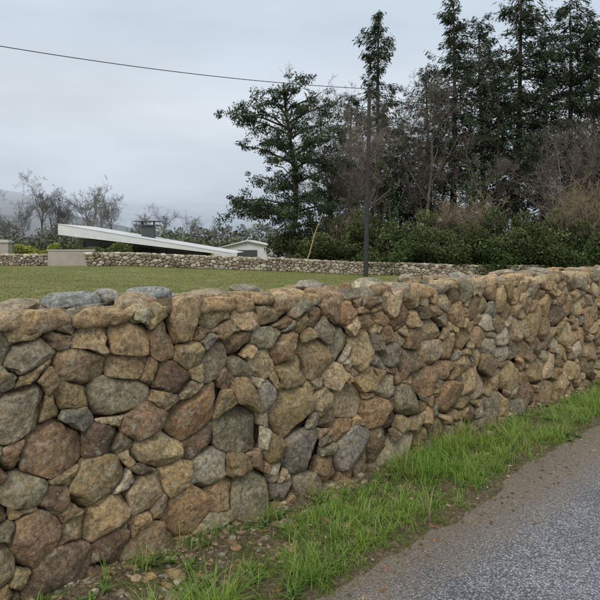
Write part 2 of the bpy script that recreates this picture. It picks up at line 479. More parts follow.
u = np.where(rng.random(n) < .7, rng.uniform(-3, 7, n), rng.uniform(7, 18, n)); v = rng.uniform(-.95, .0, n)
keep = rng.random(n) < np.clip(verge_density(u, v)+.07, 0, 1); u, v = u[keep], v[keep]; n = len(u)
bx = O[0]+u*U[0]+v*V[0]; by = O[1]+u*U[1]+v*V[1]; bz = ground_h(bx, by)-.003
col = np.where((rng.random(n) < .35)[:, None], np.array([.36, .31, .15]), g*rng.uniform(.7, 1.3, (n, 1)))
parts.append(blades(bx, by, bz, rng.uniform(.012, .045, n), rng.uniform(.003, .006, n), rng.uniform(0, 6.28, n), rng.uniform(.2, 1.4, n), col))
# broad-leaved weeds: rosettes
nr_ = 130; u = rng.uniform(-.5, 9, nr_); v = np.where(rng.random(nr_) < .4, rng.uniform(-.16, -.05, nr_), rng.uniform(-.75, -.1, nr_)); kk = rng.integers(7, 15, nr_)
uu_ = np.repeat(u, kk)+rng.normal(0, .008, kk.sum()); vv2 = np.repeat(v, kk)+rng.normal(0, .008, kk.sum()); n = len(uu_)
bx = O[0]+uu_*U[0]+vv2*V[0]; by = O[1]+uu_*U[1]+vv2*V[1]; bz = ground_h(bx, by)
parts.append(blades(bx, by, bz, rng.uniform(.03, .075, n), rng.uniform(.010, .020, n), rng.uniform(0, 6.28, n), rng.uniform(.8, 1.6, n), np.array([.15, .25, .06])*rng.uniform(.6, 1.4, (n, 1)), 4))
n = 9000; u = rng.uniform(-8, 14, n); v = rng.uniform(-7.5, -5.8, n)
bx = O[0]+u*U[0]+v*V[0]; by = O[1]+u*U[1]+v*V[1]; bz = ground_h(bx, by)
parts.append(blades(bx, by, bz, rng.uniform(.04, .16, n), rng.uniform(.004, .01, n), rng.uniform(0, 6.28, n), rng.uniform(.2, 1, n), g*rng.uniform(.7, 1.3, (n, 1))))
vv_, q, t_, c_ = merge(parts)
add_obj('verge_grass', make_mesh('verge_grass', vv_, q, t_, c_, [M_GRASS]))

# field grass
n = 70000
yy = 8+rng.random(n)**.8*36; xx = rng.uniform(-.62, .6, n)*yy
u, v = uv_of(xx, yy); k = (v > .9); xx, yy = xx[k], yy[k]; n = len(xx)
pn = vnoise(v3(xx*.4, yy*.4, 1)); pn2 = vnoise(v3(xx*.12, yy*.2, 6))
col = np.array([.18, .205, .065])*(1+.2*pn[:, None]+.15*pn2[:, None])*rng.uniform(.75, 1.3, (n, 1))
col = np.where((rng.random(n) < .2+.2*pn+.12*pn2)[:, None], np.array([.33, .29, .15]), col)
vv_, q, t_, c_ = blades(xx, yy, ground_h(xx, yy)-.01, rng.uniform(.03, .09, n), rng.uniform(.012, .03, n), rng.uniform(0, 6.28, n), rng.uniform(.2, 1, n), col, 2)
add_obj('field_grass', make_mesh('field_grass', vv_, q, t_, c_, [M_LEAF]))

iv, it = ico_arrays(2)
def pebbles(px, py, pz, size, pal):
    n = len(px)
    A = np.repeat(iv[None], n, 0)
    for k in range(7):
        nn = rng.normal(size=(n, 3)); nn /= np.linalg.norm(nn, axis=1)[:, None]; h = rng.uniform(.4, .9, n)
        dd = np.einsum('nmk,nk->nm', A, nn)-h[:, None]; A = A-np.maximum(dd, 0)[..., None]*nn[:, None]
    sc = size[:, None]*np.stack([rng.uniform(.7, 1.5, n), rng.uniform(.5, 1.1, n), rng.uniform(.3, .7, n)], 1)
    A = A*sc[:, None]; a = rng.uniform(0, 6.28, n)[:, None]
    X = A[..., 0]*np.cos(a)-A[..., 1]*np.sin(a); Y = A[..., 0]*np.sin(a)+A[..., 1]*np.cos(a)
    W = np.stack([X+px[:, None], Y+py[:, None], A[..., 2]+pz[:, None]+.05*size[:, None]], -1)
    col = np.ones((n, len(iv), 4)); col[..., :3] = (pal[rng.integers(0, len(pal), n)]*rng.uniform(.6, 1.2, (n, 1)))[:, None]; col[..., 3] = rng.random(n)[:, None]
    return W.reshape(-1, 3), None, (it[None]+(np.arange(n)*len(iv))[:, None, None]).reshape(-1, 3), col.reshape(-1, 4)
parts = []
n = 2600; u = rng.uniform(-2.5, 8, n); u = np.where(rng.random(n) < .55, rng.uniform(-.5, 2.2, n), u)
v = -rng.random(n)**1.4*np.where(u < 1.9, .50, .16)+.03
bx = O[0]+u*U[0]+v*V[0]; by = O[1]+u*U[1]+v*V[1]
parts.append(pebbles(bx, by, ground_h(bx, by), np.clip(rng.gamma(1.5, .0065, n), .003, .045), PAL))
n = 3500; u = rng.uniform(-2.5, 9, n); v = edge_v(u)+rng.normal(-.08, .10, n)
bx = O[0]+u*U[0]+v*V[0]; by = O[1]+u*U[1]+v*V[1]
parts.append(pebbles(bx, by, np.maximum(ground_h(bx, by), .004), np.clip(rng.gamma(2, .0018, n), .0015, .01), PAL*.9))
vv_, q, t_, c_ = merge(parts)
add_obj('gravel', make_mesh('gravel', vv_, q, t_, c_, [M_STONE]))

def leafquads(cen, length, width, colr, flat=None, dirs=None):
    n = len(cen)
    d = rng.normal(size=(n, 3)) if dirs is None else dirs+rng.normal(size=(n, 3))*.25
    if flat is not None: d[:, 2] *= flat
    d /= np.linalg.norm(d, axis=1)[:, None]
    nn = rng.normal(size=(n, 3)); nn[:, 2] += .6 if flat is not None else 0
    s = np.cross(d, nn); s /= np.linalg.norm(s, axis=1)[:, None]+1e-9
    L = (length*np.ones(n))[:, None]; W = (width*np.ones(n))[:, None]
    vs = np.stack([cen-d*L/2, cen+s*W/2, cen+d*L/2, cen-s*W/2], 1).reshape(-1, 3)
    q = np.arange(n*4).reshape(-1, 4)
    c = np.ones((n, 4, 4)); c[..., :3] = colr[:, None]
    return vs, q, None, c.reshape(-1, 4)
n = 1300; u = rng.uniform(-2, 8, n); v = rng.uniform(-.95, .02, n)
bx = O[0]+u*U[0]+v*V[0]; by = O[1]+u*U[1]+v*V[1]
cen = np.stack([bx, by, np.maximum(ground_h(bx, by), .004)+.008], -1)
lc = np.array([[.22, .13, .06], [.14, .08, .04], [.34, .26, .15]])[rng.integers(0, 3, n)]
vv_, q, t_, c_ = leafquads(cen, rng.uniform(.015, .05, n), rng.uniform(.008, .02, n), lc, flat=.15)
add_obj('fallen_leaves', make_mesh('fallen_leaves', vv_, q, t_, c_, [M_LEAF], smooth=False))

# =====================================================================
#                          FAR STONE WALL etc
# =====================================================================
def far_wall(name, A, B, h, seed):
    A = np.array(A, float); B = np.array(B, float); L = np.linalg.norm(B-A); d = (B-A)/L; nrm = np.array([d[1], -d[0]])
    P, R = pack(0, L, 0, h, [(.12, .16, int(L*6), h), (.07, .11, int(L*70), h), (.045, .07, int(L*60), h)], 1.5)
    def fr(w):
        xy = A+w[:, :1]*d+w[:, 2:]*nrm
        gx = A+w[:, :1]*d
        return np.column_stack([xy, ground_h(gx[:, 0], gx[:, 1])+w[:, 1]])
    def fr2(w):
        w = w.copy(); w[:, 0] = L-w[:, 0]; w2 = w.copy(); w2[:, 2] = -w[:, 2]-.5; return fr(w2)
    pw = np.ones(5)/5
    kw = dict(dscale=(.5, .8), gap=.008, disp=0, front=(-.04, .04))
    ps = [stones(P, R, 1.5, 0, lambda s: h+.03*math.sin(s*3), 10, 5, fr, PAL_FAR, pw, **kw),
          stones(P, R, 1.5, 0, lambda s: h, 8, 4, fr2, PAL_FAR, pw, **kw)]
    Pt, Rt = pack(0, L, 0, .5, [(.10, .15, int(L*40), .5), (.06, .10, int(L*30), .5)], 1.5)
    def frt(w):
        w2 = np.column_stack([w[:, 0], w[:, 2]+h-.02, -w[:, 1]]); return fr(w2)
    ps.append(stones(Pt, Rt, 1.5, 0, lambda s: .5, 8, 5, frt, PAL_FAR*1.25, pw, front=(.02, .08), dscale=(.5, .8), disp=0, phm=2.6))
    ps.append(core(0, L, -.12, -.40, h-.05, lambda w: fr(np.column_stack([w[:, 0], w[:, 2], w[:, 1]])), (.08, .065, .05)))
    v, q, t, c = merge(ps)
    return add_obj(name, make_mesh(name, v, q, t, c, [M_STONE_FAR]))
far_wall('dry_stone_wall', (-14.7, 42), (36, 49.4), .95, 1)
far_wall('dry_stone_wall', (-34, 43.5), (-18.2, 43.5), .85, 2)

M_RENDER = mat_simple('beige_render', (.38, .345, .29), .85, .2, 2, .12, .2)
M_CAP = mat_simple('concrete_cap', (.47, .455, .42), .85, .2, 3, .12, .2)
gw = bpy.data.objects.new('rendered_entrance_wall', None); C.objects.link(gw)
add_obj('wall_panel', boxes_mesh('wall_panel', [((-16.45, 43.2, .5), (3.3, .3, 1.25), 0), ((-16.45, 43.2, 1.16), (3.4, .4, .08), 1)], [M_RENDER, M_CAP]), gw)
gp = bpy.data.objects.new('gate_pillar', None); C.objects.link(gp)
add_obj('pillar_shaft', boxes_mesh('pillar_shaft', [((-21.9, 44.6, .8), (.75, .75, 1.8), 0), ((-21.9, 44.6, 1.76), (.95, .95, .12), 1), ((-21.9, 44.6, 1.87), (.7, .7, .1), 1)], [M_RENDER, M_CAP]), gp)

# =====================================================================
#                          TREES
# =====================================================================
class Acc:
    def __init__(s): s.v = []; s.q = []; s.b = 0; s.c = []; s.m = []
    def tube(s, pts, rad, sides=5, mat=0):
        pts = np.asarray(pts, float); n = len(pts)
        tg = np.gradient(pts, axis=0); tg /= np.linalg.norm(tg, axis=1)[:, None]+1e-9
        ref = np.array([1., .13, 0]) if abs(tg[0, 2]) > .7 else np.array([0, .1, 1.])
        a = np.cross(tg, ref); a /= np.linalg.norm(a, axis=1)[:, None]+1e-9; b = np.cross(tg, a)
        th = np.arange(sides)/sides*2*math.pi
        ring = pts[:, None]+(a[:, None]*np.cos(th)[None, :, None]+b[:, None]*np.sin(th)[None, :, None])*np.asarray(rad)[:, None, None]
        s.v.append(ring.reshape(-1, 3))
        i, j = np.meshgrid(np.arange(n-1), np.arange(sides), indexing='ij'); j2 = (j+1) % sides
        q = np.stack([i*sides+j, i*sides+j2, (i+1)*sides+j2, (i+1)*sides+j], -1).reshape(-1, 4)
        s.q.append(q+s.b); s.m.append(np.full(len(q), mat)); s.b += n*sides
        s.c.append(np.tile([.1, .08, .06, 1.], (n*sides, 1)))
    def quads(s, part, mat=1):
        v, q, _, c = part
        s.v.append(v); s.q.append(q+s.b); s.m.append(np.full(len(q), mat)); s.c.append(c); s.b += len(v)
    def mesh(s, name, mats):
        return make_mesh(name, np.concatenate(s.v), np.concatenate(s.q), None, np.concatenate(s.c), mats, qmat=np.concatenate(s.m))

def spruce(seed, Ht, Rm, dens=1.0, base=.14, colb=(.043, .057, .034), gappy=.12, shape=.6):
    r = np.random.default_rng(seed); A = Acc()
    zs = np.linspace(0, Ht, 14); bend = np.stack([np.sin(zs*.13+seed)*.25, np.cos(zs*.11+seed)*.25, zs], 1)
    A.tube(bend, .30*(1-zs/Ht)**.8*Ht/22+.02, 7)
    cen = []; dirs = []; cols = []
    z = Ht*base
    side_bias = r.uniform(0, 6.28)
    while z < Ht-.2:
        f = z/Ht
        nbr = r.integers(3, 7)
        lvl = r.uniform(.65, 1.15)*(1+.22*math.sin(z*1.1+seed))
        for k in range(nbr):
            prof = Rm*min(1, (1-f)**shape*1.05+.05)*(0.6+.4*min(1, (f-base)*4+.2))
            az = r.uniform(0, 6.28)
            L = prof*r.uniform(.45, 1.15)*lvl*(1+.18*math.cos(az-side_bias+z*.2))
            if r.random() < gappy: L *= .4
            bx0 = np.array([np.interp(z, zs, bend[:, 0]), np.interp(z, zs, bend[:, 1]), z])
            ss = np.linspace(0, 1, 6)
            up = r.uniform(-.1, .35)+.5*max(0, f-.6)
            zz = L*(up*ss-.45*ss**1.5+.28*ss**3)
            h = np.array([math.cos(az), math.sin(az), 0])
            pts = bx0+h*(ss*L)[:, None]+np.array([0, 0, 1])*zz[:, None]
            A.tube(pts, .05*(1-ss*.8)*min(1, L/3)+.006, 3)
            nf = max(3, int(L*11*dens))
            sp = r.uniform(.15, 1.03, nf)**.75
            cp = np.stack([np.interp(sp, ss, pts[:, i]) for i in range(3)], 1)
            side = np.array([-h[1], h[0], 0])
            lat = r.choice([-1, 1], nf)*r.uniform(0, .6, nf)*np.minimum(1, 1.25-sp)*min(1.5, L*.42)
            cp = cp+side*lat[:, None]+np.array([0, 0, 1])*(-np.abs(lat)*.35-r.uniform(0, .45, nf))[:, None]
            cen.append(cp); dirs.append(h*.8+side*np.sign(lat)[:, None]*.8+np.array([0, 0, -1])*r.uniform(.1, 1.4, nf)[:, None])
            tone = r.uniform(.6, 1.55)
            cols.append(np.tile(np.array(colb)*tone, (nf, 1))*r.uniform(.7, 1.4, (nf, 1)))
        z += r.uniform(.22, .58)*(1.2-.5*f)
    cen = np.concatenate(cen); dirs = np.concatenate(dirs); cols = np.concatenate(cols)
    for rep in range(2):
        n = len(cen)
        A.quads(leafquads(cen+r.normal(0, .12, (n, 3)), r.uniform(.3, .7, n), r.uniform(.055, .13, n), cols, dirs=dirs))
    return A.mesh('spruce_tree_mesh', [M_BARK, M_LEAF])

def bare(seed, Ht, levels=5, spread=.5, trunk_r=.2, mat=None, ivy=0, multi=1, upward=.12, nkids=(3, 6), rmin=.012):
    r = np.random.default_rng(seed); A = Acc(); tips = []
    def grow(p, d, L, rad, lev):
        n = 5 if lev > 2 else (3 if lev > 0 else 2)
        pts = [p]; dd = d.copy(); seg = L/n
        for i in range(n):
            dd = dd+r.normal(0, .13 if lev == levels else .2, 3)+np.array([0, 0, upward]); dd /= np.linalg.norm(dd)
            pts.append(pts[-1]+dd*seg)
        pts = np.array(pts); ss = np.linspace(0, 1, n+1)
        A.tube(pts, rad*(1-.65*ss), 6 if lev == levels else (4 if lev > levels-2 else 3))
        tips.append((pts, lev))
        if lev <= 0: return
        nk = r.integers(*nkids)+(4 if lev == levels else 0)
        for k in range(nk):
            s = r.uniform(.25 if lev == levels else .15, 1.)
            q = np.array([np.interp(s, ss, pts[:, i]) for i in range(3)])
            nd = dd*.6+r.normal(0, spread, 3)+np.array([0, 0, .18]); nd /= np.linalg.norm(nd)
            grow(q, nd, L*r.uniform(.40, .64)*(1.15-.3*s), max(rad*(1-.6*s)*.55, rmin), lev-1)
    for m in range(multi):
        d = np.array([r.normal(0, .12*(multi > 1)+.04), r.normal(0, .12*(multi > 1)+.04), 1.]); d /= np.linalg.norm(d)
        grow(np.array([r.normal(0, .25*(multi > 1)), r.normal(0, .25*(multi > 1)), 0.]), d, Ht*.62*r.uniform(.85, 1.05), trunk_r, levels)
    if ivy:
        cc = []
        for pts, lev in tips:
            if lev >= levels-1:
                k = int((420 if lev == levels else 60)*ivy)
                s = r.uniform(0, .9 if lev == levels else .65, k); ss = np.linspace(0, 1, len(pts))
                q = np.stack([np.interp(s, ss, pts[:, i]) for i in range(3)], 1)
                cc.append(q+r.normal(0, 1, (k, 3))*np.array([.45, .45, .3])*(1.15-s)[:, None])
        cc = np.concatenate(cc); n = len(cc)
        A.quads(leafquads(cc, r.uniform(.15, .32, n), r.uniform(.12, .24, n), np.array([.05, .085, .03])*r.uniform(.5, 1.8, (n, 1))))
    return A.mesh('bare_tree_mesh', [mat or M_TWIG, M_LEAF])

def gz(x, y): return float(ground_h(np.array([x]), np.array([y]))[0])-.05
def place(name, me, x, y, rot=0, s=1., sz=None):
    return add_obj(name, me, loc=(x, y, gz(x, y)), rot=(0, 0, rot), scale=(s, s, sz or s))

SP = [spruce(1, 25, 5.0, 1.0, .16), spruce(2, 25, 5.7, .95, .2, gappy=.28, shape=.42), spruce(3, 25, 4.6, 1.0, .14, gappy=.2), spruce(4, 25, 6.2, .9, .24, gappy=.32, shape=.34)]
def px(p, d): return (p-300)/600.*d
for (p, top, d, k, rr) in ((380, 10, 64, 2, .3), (452, -4, 60, 0, 1.), (482, 20, 66, 3, 2.), (518, -25, 62, 1, 3.), (500, 55, 58, 3, .5), (568, -2, 63, 3, 4.),
                           (543, 22, 60, 1, 2.2), (594, 8, 60, 0, 5.), (640, -10, 62, 1, 1.5), (700, 10, 64, 0, .8), (428, 66, 70, 3, 2.6), (615, 20, 68, 2, 2.6), (352, 95, 70, 3, 1.), (402, 115, 62, 1, 3.9)):
    x = px(p, d); hh = 1.6+(244-top)/600*d+1.; place('spruce_tree', SP[k], x, d, rr, hh/25)
BT = [bare(11, 17, 5, .5, .2, ivy=.9), bare(12, 17, 5, .5, .17, multi=2), bare(13, 17, 5, .5, .2, ivy=1.8), bare(14, 15, 4, .55, .13, multi=4, nkids=(4, 7))]
for (p, top, d, k, rr) in ((340, 46, 56, 1, .3), (396, 52, 57, 2, 1.2), (362, 55, 60, 3, 2.), (424, 26, 58, 1, 2.6), (470, 90, 55, 0, 3.), (326, 90, 57, 2, 4.), (590, 40, 55, 3, 1.),
                           (555, 80, 56, 1, 5.), (630, 40, 56, 1, 2.)):
    x = px(p, d); hh = 1.6+(244-top)/600*d+1.; place('bare_tree', BT[k], x, d, rr, hh/18.)
BS = [bare(21, 5, 3, .45, .035, mat=M_TWIGB, multi=7, nkids=(3, 6)), bare(22, 5, 3, .4, .03, mat=M_TWIGB, multi=8, nkids=(3, 6))]
for (p, top, d, k) in ((448, 180, 51, 0), (470, 172, 51.5, 1), (578, 165, 50, 0), (600, 150, 51, 1), (345, 200, 52, 1)):
    x = px(p, d); hh = 1.6+(244-top)/600*d+1.; place('bare_shrub', BS[k], x, d, p*.7, hh/5.6)

# scots pine, irregular spreading crown
r = np.random.default_rng(5); A = Acc()
zs = np.linspace(0, 16.0, 12); tr = np.stack([.7*np.sin(zs*.28)+zs*.03, .3*np.sin(zs*.3), zs], 1)
A.tube(tr, .26*(1-zs/17.2)**.7+.02, 8)
limbs = [(13.4, -5.2, -.2), (12.8, -4.2, .8), (13.2, -3.0, -1.2), (10.0, -4.2, .5), (10.6, -2.6, -1.5), (7.4, -3.4, .6), (6.0, -5.6, -.3), (5.2, -5.0, 1.5), (5.0, -5.6, -1.2), (4.6, -4., -1.6), (4.6, -2.6, -2.2),
         (14.8, -2.2, .4), (15.8, 1.8, .3), (15., 3.2, -.4), (13.8, 4.0, .6), (12.4, 3.4, -1), (11.2, 4.6, .8), (9.6, 3.6, -.6), (8.2, 4.6, .4), (6.6, 3.4, 1.2), (5.4, 4.4, -1), (3.8, 3.2, .6), (16.2, .6, .3), (15.2, .3, -1.8),
         (11.5, -1.4, -2.6), (9, 1.5, -3), (7.5, -1, 3), (13.8, .6, 2), (6, 1.2, -3), (11.4, -2.2, 2.2), (8.4, -1.8, -2.2), (10.2, 1.8, -2.6), (12.8, 1.2, -2.4), (4.8, 1.6, -2.8), (6.4, -2, -2.6), (3.4, .5, -3), (14.2, -1.4, -1.6),
         (2.8, 2.4, -2), (9.2, .4, -1.6), (7.6, .6, -2.2), (12, .2, -1.8), (5.2, -.4, -2.4)]
for (z, lx, ly) in limbs:
    b = np.array([np.interp(z*.9, zs, tr[:, 0]), np.interp(z*.9, zs, tr[:, 1]), z*.9]); e = np.array([b[0]+lx, b[1]+ly, z+.3+r.normal(0, .3)])
    ss = np.linspace(0, 1, 6); pts = b+(e-b)*ss[:, None]; pts[:, 2] += np.sin(ss*3)*.25; pts += r.normal(0, .12, pts.shape)*ss[:, None]
    L = np.linalg.norm(e-b); A.tube(pts, .09*(1-.75*ss)*min(1, L/4)+.015, 4)
    npad = max(4, int(L*2.7))
    for k in range(npad):
        s = r.uniform(.25, 1.08)
        c = b+(e-b)*s+r.normal(0, .5, 3)*np.array([1, 1.4, .75])
        rad = r.uniform(.35, 1.0); m = int(115*rad)
        dd = r.normal(size=(m, 3)); dd /= np.linalg.norm(dd, axis=1)[:, None]
        q = c+dd*rad*(r.random(m)**.5)[:, None]*np.array([1, 1, .6])
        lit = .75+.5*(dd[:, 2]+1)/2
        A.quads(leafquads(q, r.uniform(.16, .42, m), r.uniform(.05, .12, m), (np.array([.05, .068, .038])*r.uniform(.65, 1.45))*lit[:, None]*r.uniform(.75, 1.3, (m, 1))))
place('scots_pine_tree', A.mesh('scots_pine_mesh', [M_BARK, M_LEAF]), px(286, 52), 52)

# evergreen shrubs
def shrub(seed, w, h, n, colb, leaf=(.16, .3)):
    r = np.random.default_rng(seed); A = Acc(); lumps = []
    for k in range(24):
        a = r.uniform(0, 6.28); rr = w*.5*r.random()**.6
        zc = h*r.uniform(.12, .8)*(1-.35*(rr/(w*.5)))
        lumps.append((np.array([rr*math.cos(a), rr*math.sin(a)*.7, zc]), r.uniform(.14, .26)*w*.5+.3))
    for k in range(7): A.tube(np.array([[r.normal(0, .3), r.normal(0, .3), 0], [r.normal(0, w*.15), r.normal(0, w*.12), h*.4], [r.normal(0, w*.25), r.normal(0, w*.2), h*.75]]), [.07, .05, .02], 4)
    per = n//len(lumps)
    for c, rad in lumps:
        dd = r.normal(size=(per, 3)); dd /= np.linalg.norm(dd, axis=1)[:, None]
        q = c+dd*rad*(.55+.6*r.random(per)**.7)[:, None]*np.array([1, 1, .8]); q[:, 2] = np.abs(q[:, 2])
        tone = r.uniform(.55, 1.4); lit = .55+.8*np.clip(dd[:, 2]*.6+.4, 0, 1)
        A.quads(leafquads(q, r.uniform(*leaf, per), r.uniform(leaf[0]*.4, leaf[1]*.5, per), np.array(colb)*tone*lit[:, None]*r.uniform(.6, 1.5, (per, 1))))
    return A.mesh('shrub_mesh', [M_BARK, M_LEAF])
SH = [shrub(31, 6, 5, 8500, (.075, .095, .038)), shrub(32, 7, 4.6, 8500, (.055, .08, .03)), shrub(33, 5, 4.8, 8000, (.10, .12, .05))]
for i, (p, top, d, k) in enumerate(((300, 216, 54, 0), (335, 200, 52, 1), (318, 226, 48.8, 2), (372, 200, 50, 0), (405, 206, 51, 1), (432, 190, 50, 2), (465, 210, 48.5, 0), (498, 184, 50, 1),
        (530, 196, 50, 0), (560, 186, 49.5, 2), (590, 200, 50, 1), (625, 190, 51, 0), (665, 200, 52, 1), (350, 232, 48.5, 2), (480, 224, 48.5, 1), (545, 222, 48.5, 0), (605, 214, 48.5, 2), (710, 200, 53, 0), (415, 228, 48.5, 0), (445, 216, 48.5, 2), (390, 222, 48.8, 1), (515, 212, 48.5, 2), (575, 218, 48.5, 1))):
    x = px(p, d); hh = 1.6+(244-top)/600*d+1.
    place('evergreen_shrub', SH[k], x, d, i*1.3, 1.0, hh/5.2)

# leaning pale dead trunk
A = Acc(); A.tube([[0, 0, 0], [.5, 0, 1.4], [.9, 0, 2.9], [1.5, 0, 4.5]], [.06, .055, .05, .025], 6); A.tube([[.85, 0, 2.7], [.6, .1, 3.4]], [.025, .01], 4)
M_DEAD = mat_simple('dead_wood', (.36, .28, .14), .85, .2, 3, .2)
place('dead_leaning_tree', A.mesh('dead_tree', [M_DEAD]), px(303, 46), 46)

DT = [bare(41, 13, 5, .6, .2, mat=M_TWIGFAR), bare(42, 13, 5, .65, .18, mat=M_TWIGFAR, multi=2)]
for i, (p, top, d, k) in enumerate(((42, 175, 110, 0), (22, 195, 115, 1), (90, 176, 110, 1), (112, 195, 118, 0), (66, 190, 120, 1), (165, 206, 130, 0), (190, 212, 135, 1), (140, 210, 125, 1), (-20, 190, 112, 0), (215, 223, 130, 0), (5, 210, 120, 1), (54, 186, 108, 1), (100, 190, 122, 1))):
    x = px(p, d); hh = 1.6+(244-top)/600*d+1.; place('bare_tree', DT[k], x, d, i*1.1, hh/12.)

def leafband(name, x0, x1, y, h, n, colb, leaf, depth=3):
    r = np.random.default_rng(int(abs(x0*7)+y)); A = Acc()
    xs = r.uniform(x0, x1, n); hh = h*(.75+.3*np.array(vnoise(v3(xs*.25, y)))+.2*np.array(vnoise(v3(xs*.9, y, 5))))
    zz = hh*r.random(n)**.7; ys = y+r.normal(0, depth*.35, n)
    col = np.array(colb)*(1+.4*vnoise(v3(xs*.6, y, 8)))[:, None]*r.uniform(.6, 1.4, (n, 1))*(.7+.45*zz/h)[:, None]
    A.quads(leafquads(np.stack([xs, ys, zz-.2], 1), r.uniform(*leaf, n), r.uniform(leaf[0]*.5, leaf[1]*.6, n), col), 0)
    return add_obj(name, A.mesh(name, [M_LEAF]))
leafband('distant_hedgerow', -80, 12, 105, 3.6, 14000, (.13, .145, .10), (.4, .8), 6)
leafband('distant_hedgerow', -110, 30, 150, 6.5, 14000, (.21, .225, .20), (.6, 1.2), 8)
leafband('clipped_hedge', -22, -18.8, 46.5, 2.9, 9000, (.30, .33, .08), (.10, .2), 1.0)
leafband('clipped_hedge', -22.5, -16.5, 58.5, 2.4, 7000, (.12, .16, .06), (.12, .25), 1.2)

# =====================================================================
#                          HOUSE
# =====================================================================
M_WHITE = mat_simple('white_render', (.70, .71, .71), .6, .3, 1.5, .08)
M_ROOFTOP = mat_simple('pale_roof_membrane', (.60, .62, .63), .7, .3, 1.0, .12)
M_GLASS = NT('dark_glazing'); M_GLASS.principled((.03, .035, .04), .12, .6); M_GLASS = M_GLASS.m
M_FRAME = mat_simple('grey_frame', (.06, .065, .07), .5, .4, 2, .1)
M_WALLG = mat_simple('grey_stone_cladding', (.22, .215, .20), .85, .2, 4, .3, .4)
hs = bpy.data.objects.new('modern_house', None); C.objects.link(hs)
def prism(name, pts_front, y0, y1, mat, parent):
    n = len(pts_front)
    vs = [(x, y0, z) for x, z in pts_front]+[(x, y1, z) for x, z in pts_front]
    me = bpy.data.meshes.new(name); fs = [tuple(range(n)), tuple(range(2*n-1, n-1, -1))]+[(i, i+n, (i+1) % n+n, (i+1) % n) for i in range(n)]
    me.from_pydata(vs, [], fs); me.materials.append(mat); me.update()
    return add_obj(name, me, parent)
prism('roof', [(-24.6, 3.6), (-24.6, 2.55), (-8.5, .62), (-6.9, .62)], 61, 72, M_WHITE, hs)
prism('roof_covering', [(-24.66, 3.67), (-24.66, 3.61), (-6.9, .63), (-6.7, .66)], 60.95, 72.1, M_ROOFTOP, hs)
prism('walls', [(-23.6, 2.2), (-23.6, -.5), (-10.5, -.5), (-10.5, .72)], 64, 71, M_WALLG, hs)
for i in range(6):
    xa = -22.9+i*1.75; zt = 2.35-(xa+1.55+25.4)*.114-.1
    prism('window_%d' % (i+1), [(xa, zt+.17), (xa, -.1), (xa+1.55, -.1), (xa+1.55, zt)], 63.9, 64.05, M_GLASS, hs)
    add_obj('mullion_%d' % (i+1), boxes_mesh('m', [((xa-.1, 63.88, .8), (.12, .14, 2.0), 0)], [M_FRAME]), hs)
add_obj('chimney', boxes_mesh('chimney', [((-16.9, 67, 2.8), (1.3, 1.1, 1.6), 0), ((-16.9, 67, 3.68), (2.5, 1.6, .12), 1), ((-17.6, 67, 3.9), (.15, .15, .35), 1), ((-16.3, 67, 3.9), (.15, .15, .35), 1), ((-16.9, 67, 4.12), (3.0, 1.7, .09), 1)], [M_FRAME, M_FRAME]), hs)
sh = bpy.data.objects.new('white_farm_shed', None); C.objects.link(sh)
M_TIN = mat_simple('pale_metal_roof', (.6, .63, .65), .5, .4, 1, .1)
prism('roof', [(-12, .75), (-11.7, .9), (-7, 2.15), (-1.3, .9), (-1.0, .75), (-7, 1.95)], 79, 92, M_TIN, sh)
prism('walls', [(-11.4, .86), (-11.4, -1), (-1.6, -1), (-1.6, .86), (-7, 1.9)], 79.5, 91.5, M_WHITE, sh)
add_obj('door', boxes_mesh('door', [((-7, 79.4, -.1), (2.6, .16, 1.8), 0)], [M_FRAME]), sh)

# =====================================================================
#                          POLE + WIRE
# =====================================================================
M_POLE = mat_simple('creosoted_pole', (.055, .05, .052), .85, .2, 4, .3, .3)
M_CERAM = mat_simple('insulator', (.12, .08, .06), .3, .5, 4, .1)
def pole(x, y, top, lean=.0):
    z0 = gz(x, y)
    A = Acc(); zz = np.linspace(z0-.3, top, 8)
    pts = np.stack([x+lean*(zz-z0), y+0*zz, zz], 1)
    A.tube(pts, np.linspace(.18, .12, 8), 12)
    A.tube([[pts[-1][0], y, top], [pts[-1][0], y, top+.06]], [.12, .02], 12)
    xt = pts[-1][0]
    A.tube([[xt-.02, y-.12, top-.35], [xt-.02, y-.24, top-.33], [xt-.02, y-.25, top-.12]], [.02, .02, .02], 6)
    A.tube([[xt-.02, y-.25, top-.2], [xt-.02, y-.25, top-.14], [xt-.02, y-.25, top-.08], [xt-.02, y-.25, top-.02]], [.03, .07, .05, .03], 8)
    return add_obj('utility_pole', A.mesh('utility_pole', [M_POLE, M_CERAM])), (xt, y-.25, top-.1)
_, a1 = pole(4.6, 42, 12.5, .02)
_, a2 = pole(-37, 19.1, 14.0)
a1 = np.array(a1); a2 = np.array(a2); s = np.linspace(0, 1, 60)
w = a1+(a2-a1)*s[:, None]; w[:, 2] -= 4*1.4*s*(1-s)
A = Acc(); A.tube(w, np.full(60, .022), 6)
add_obj('overhead_wire', A.mesh('overhead_wire', [M_POLE]))

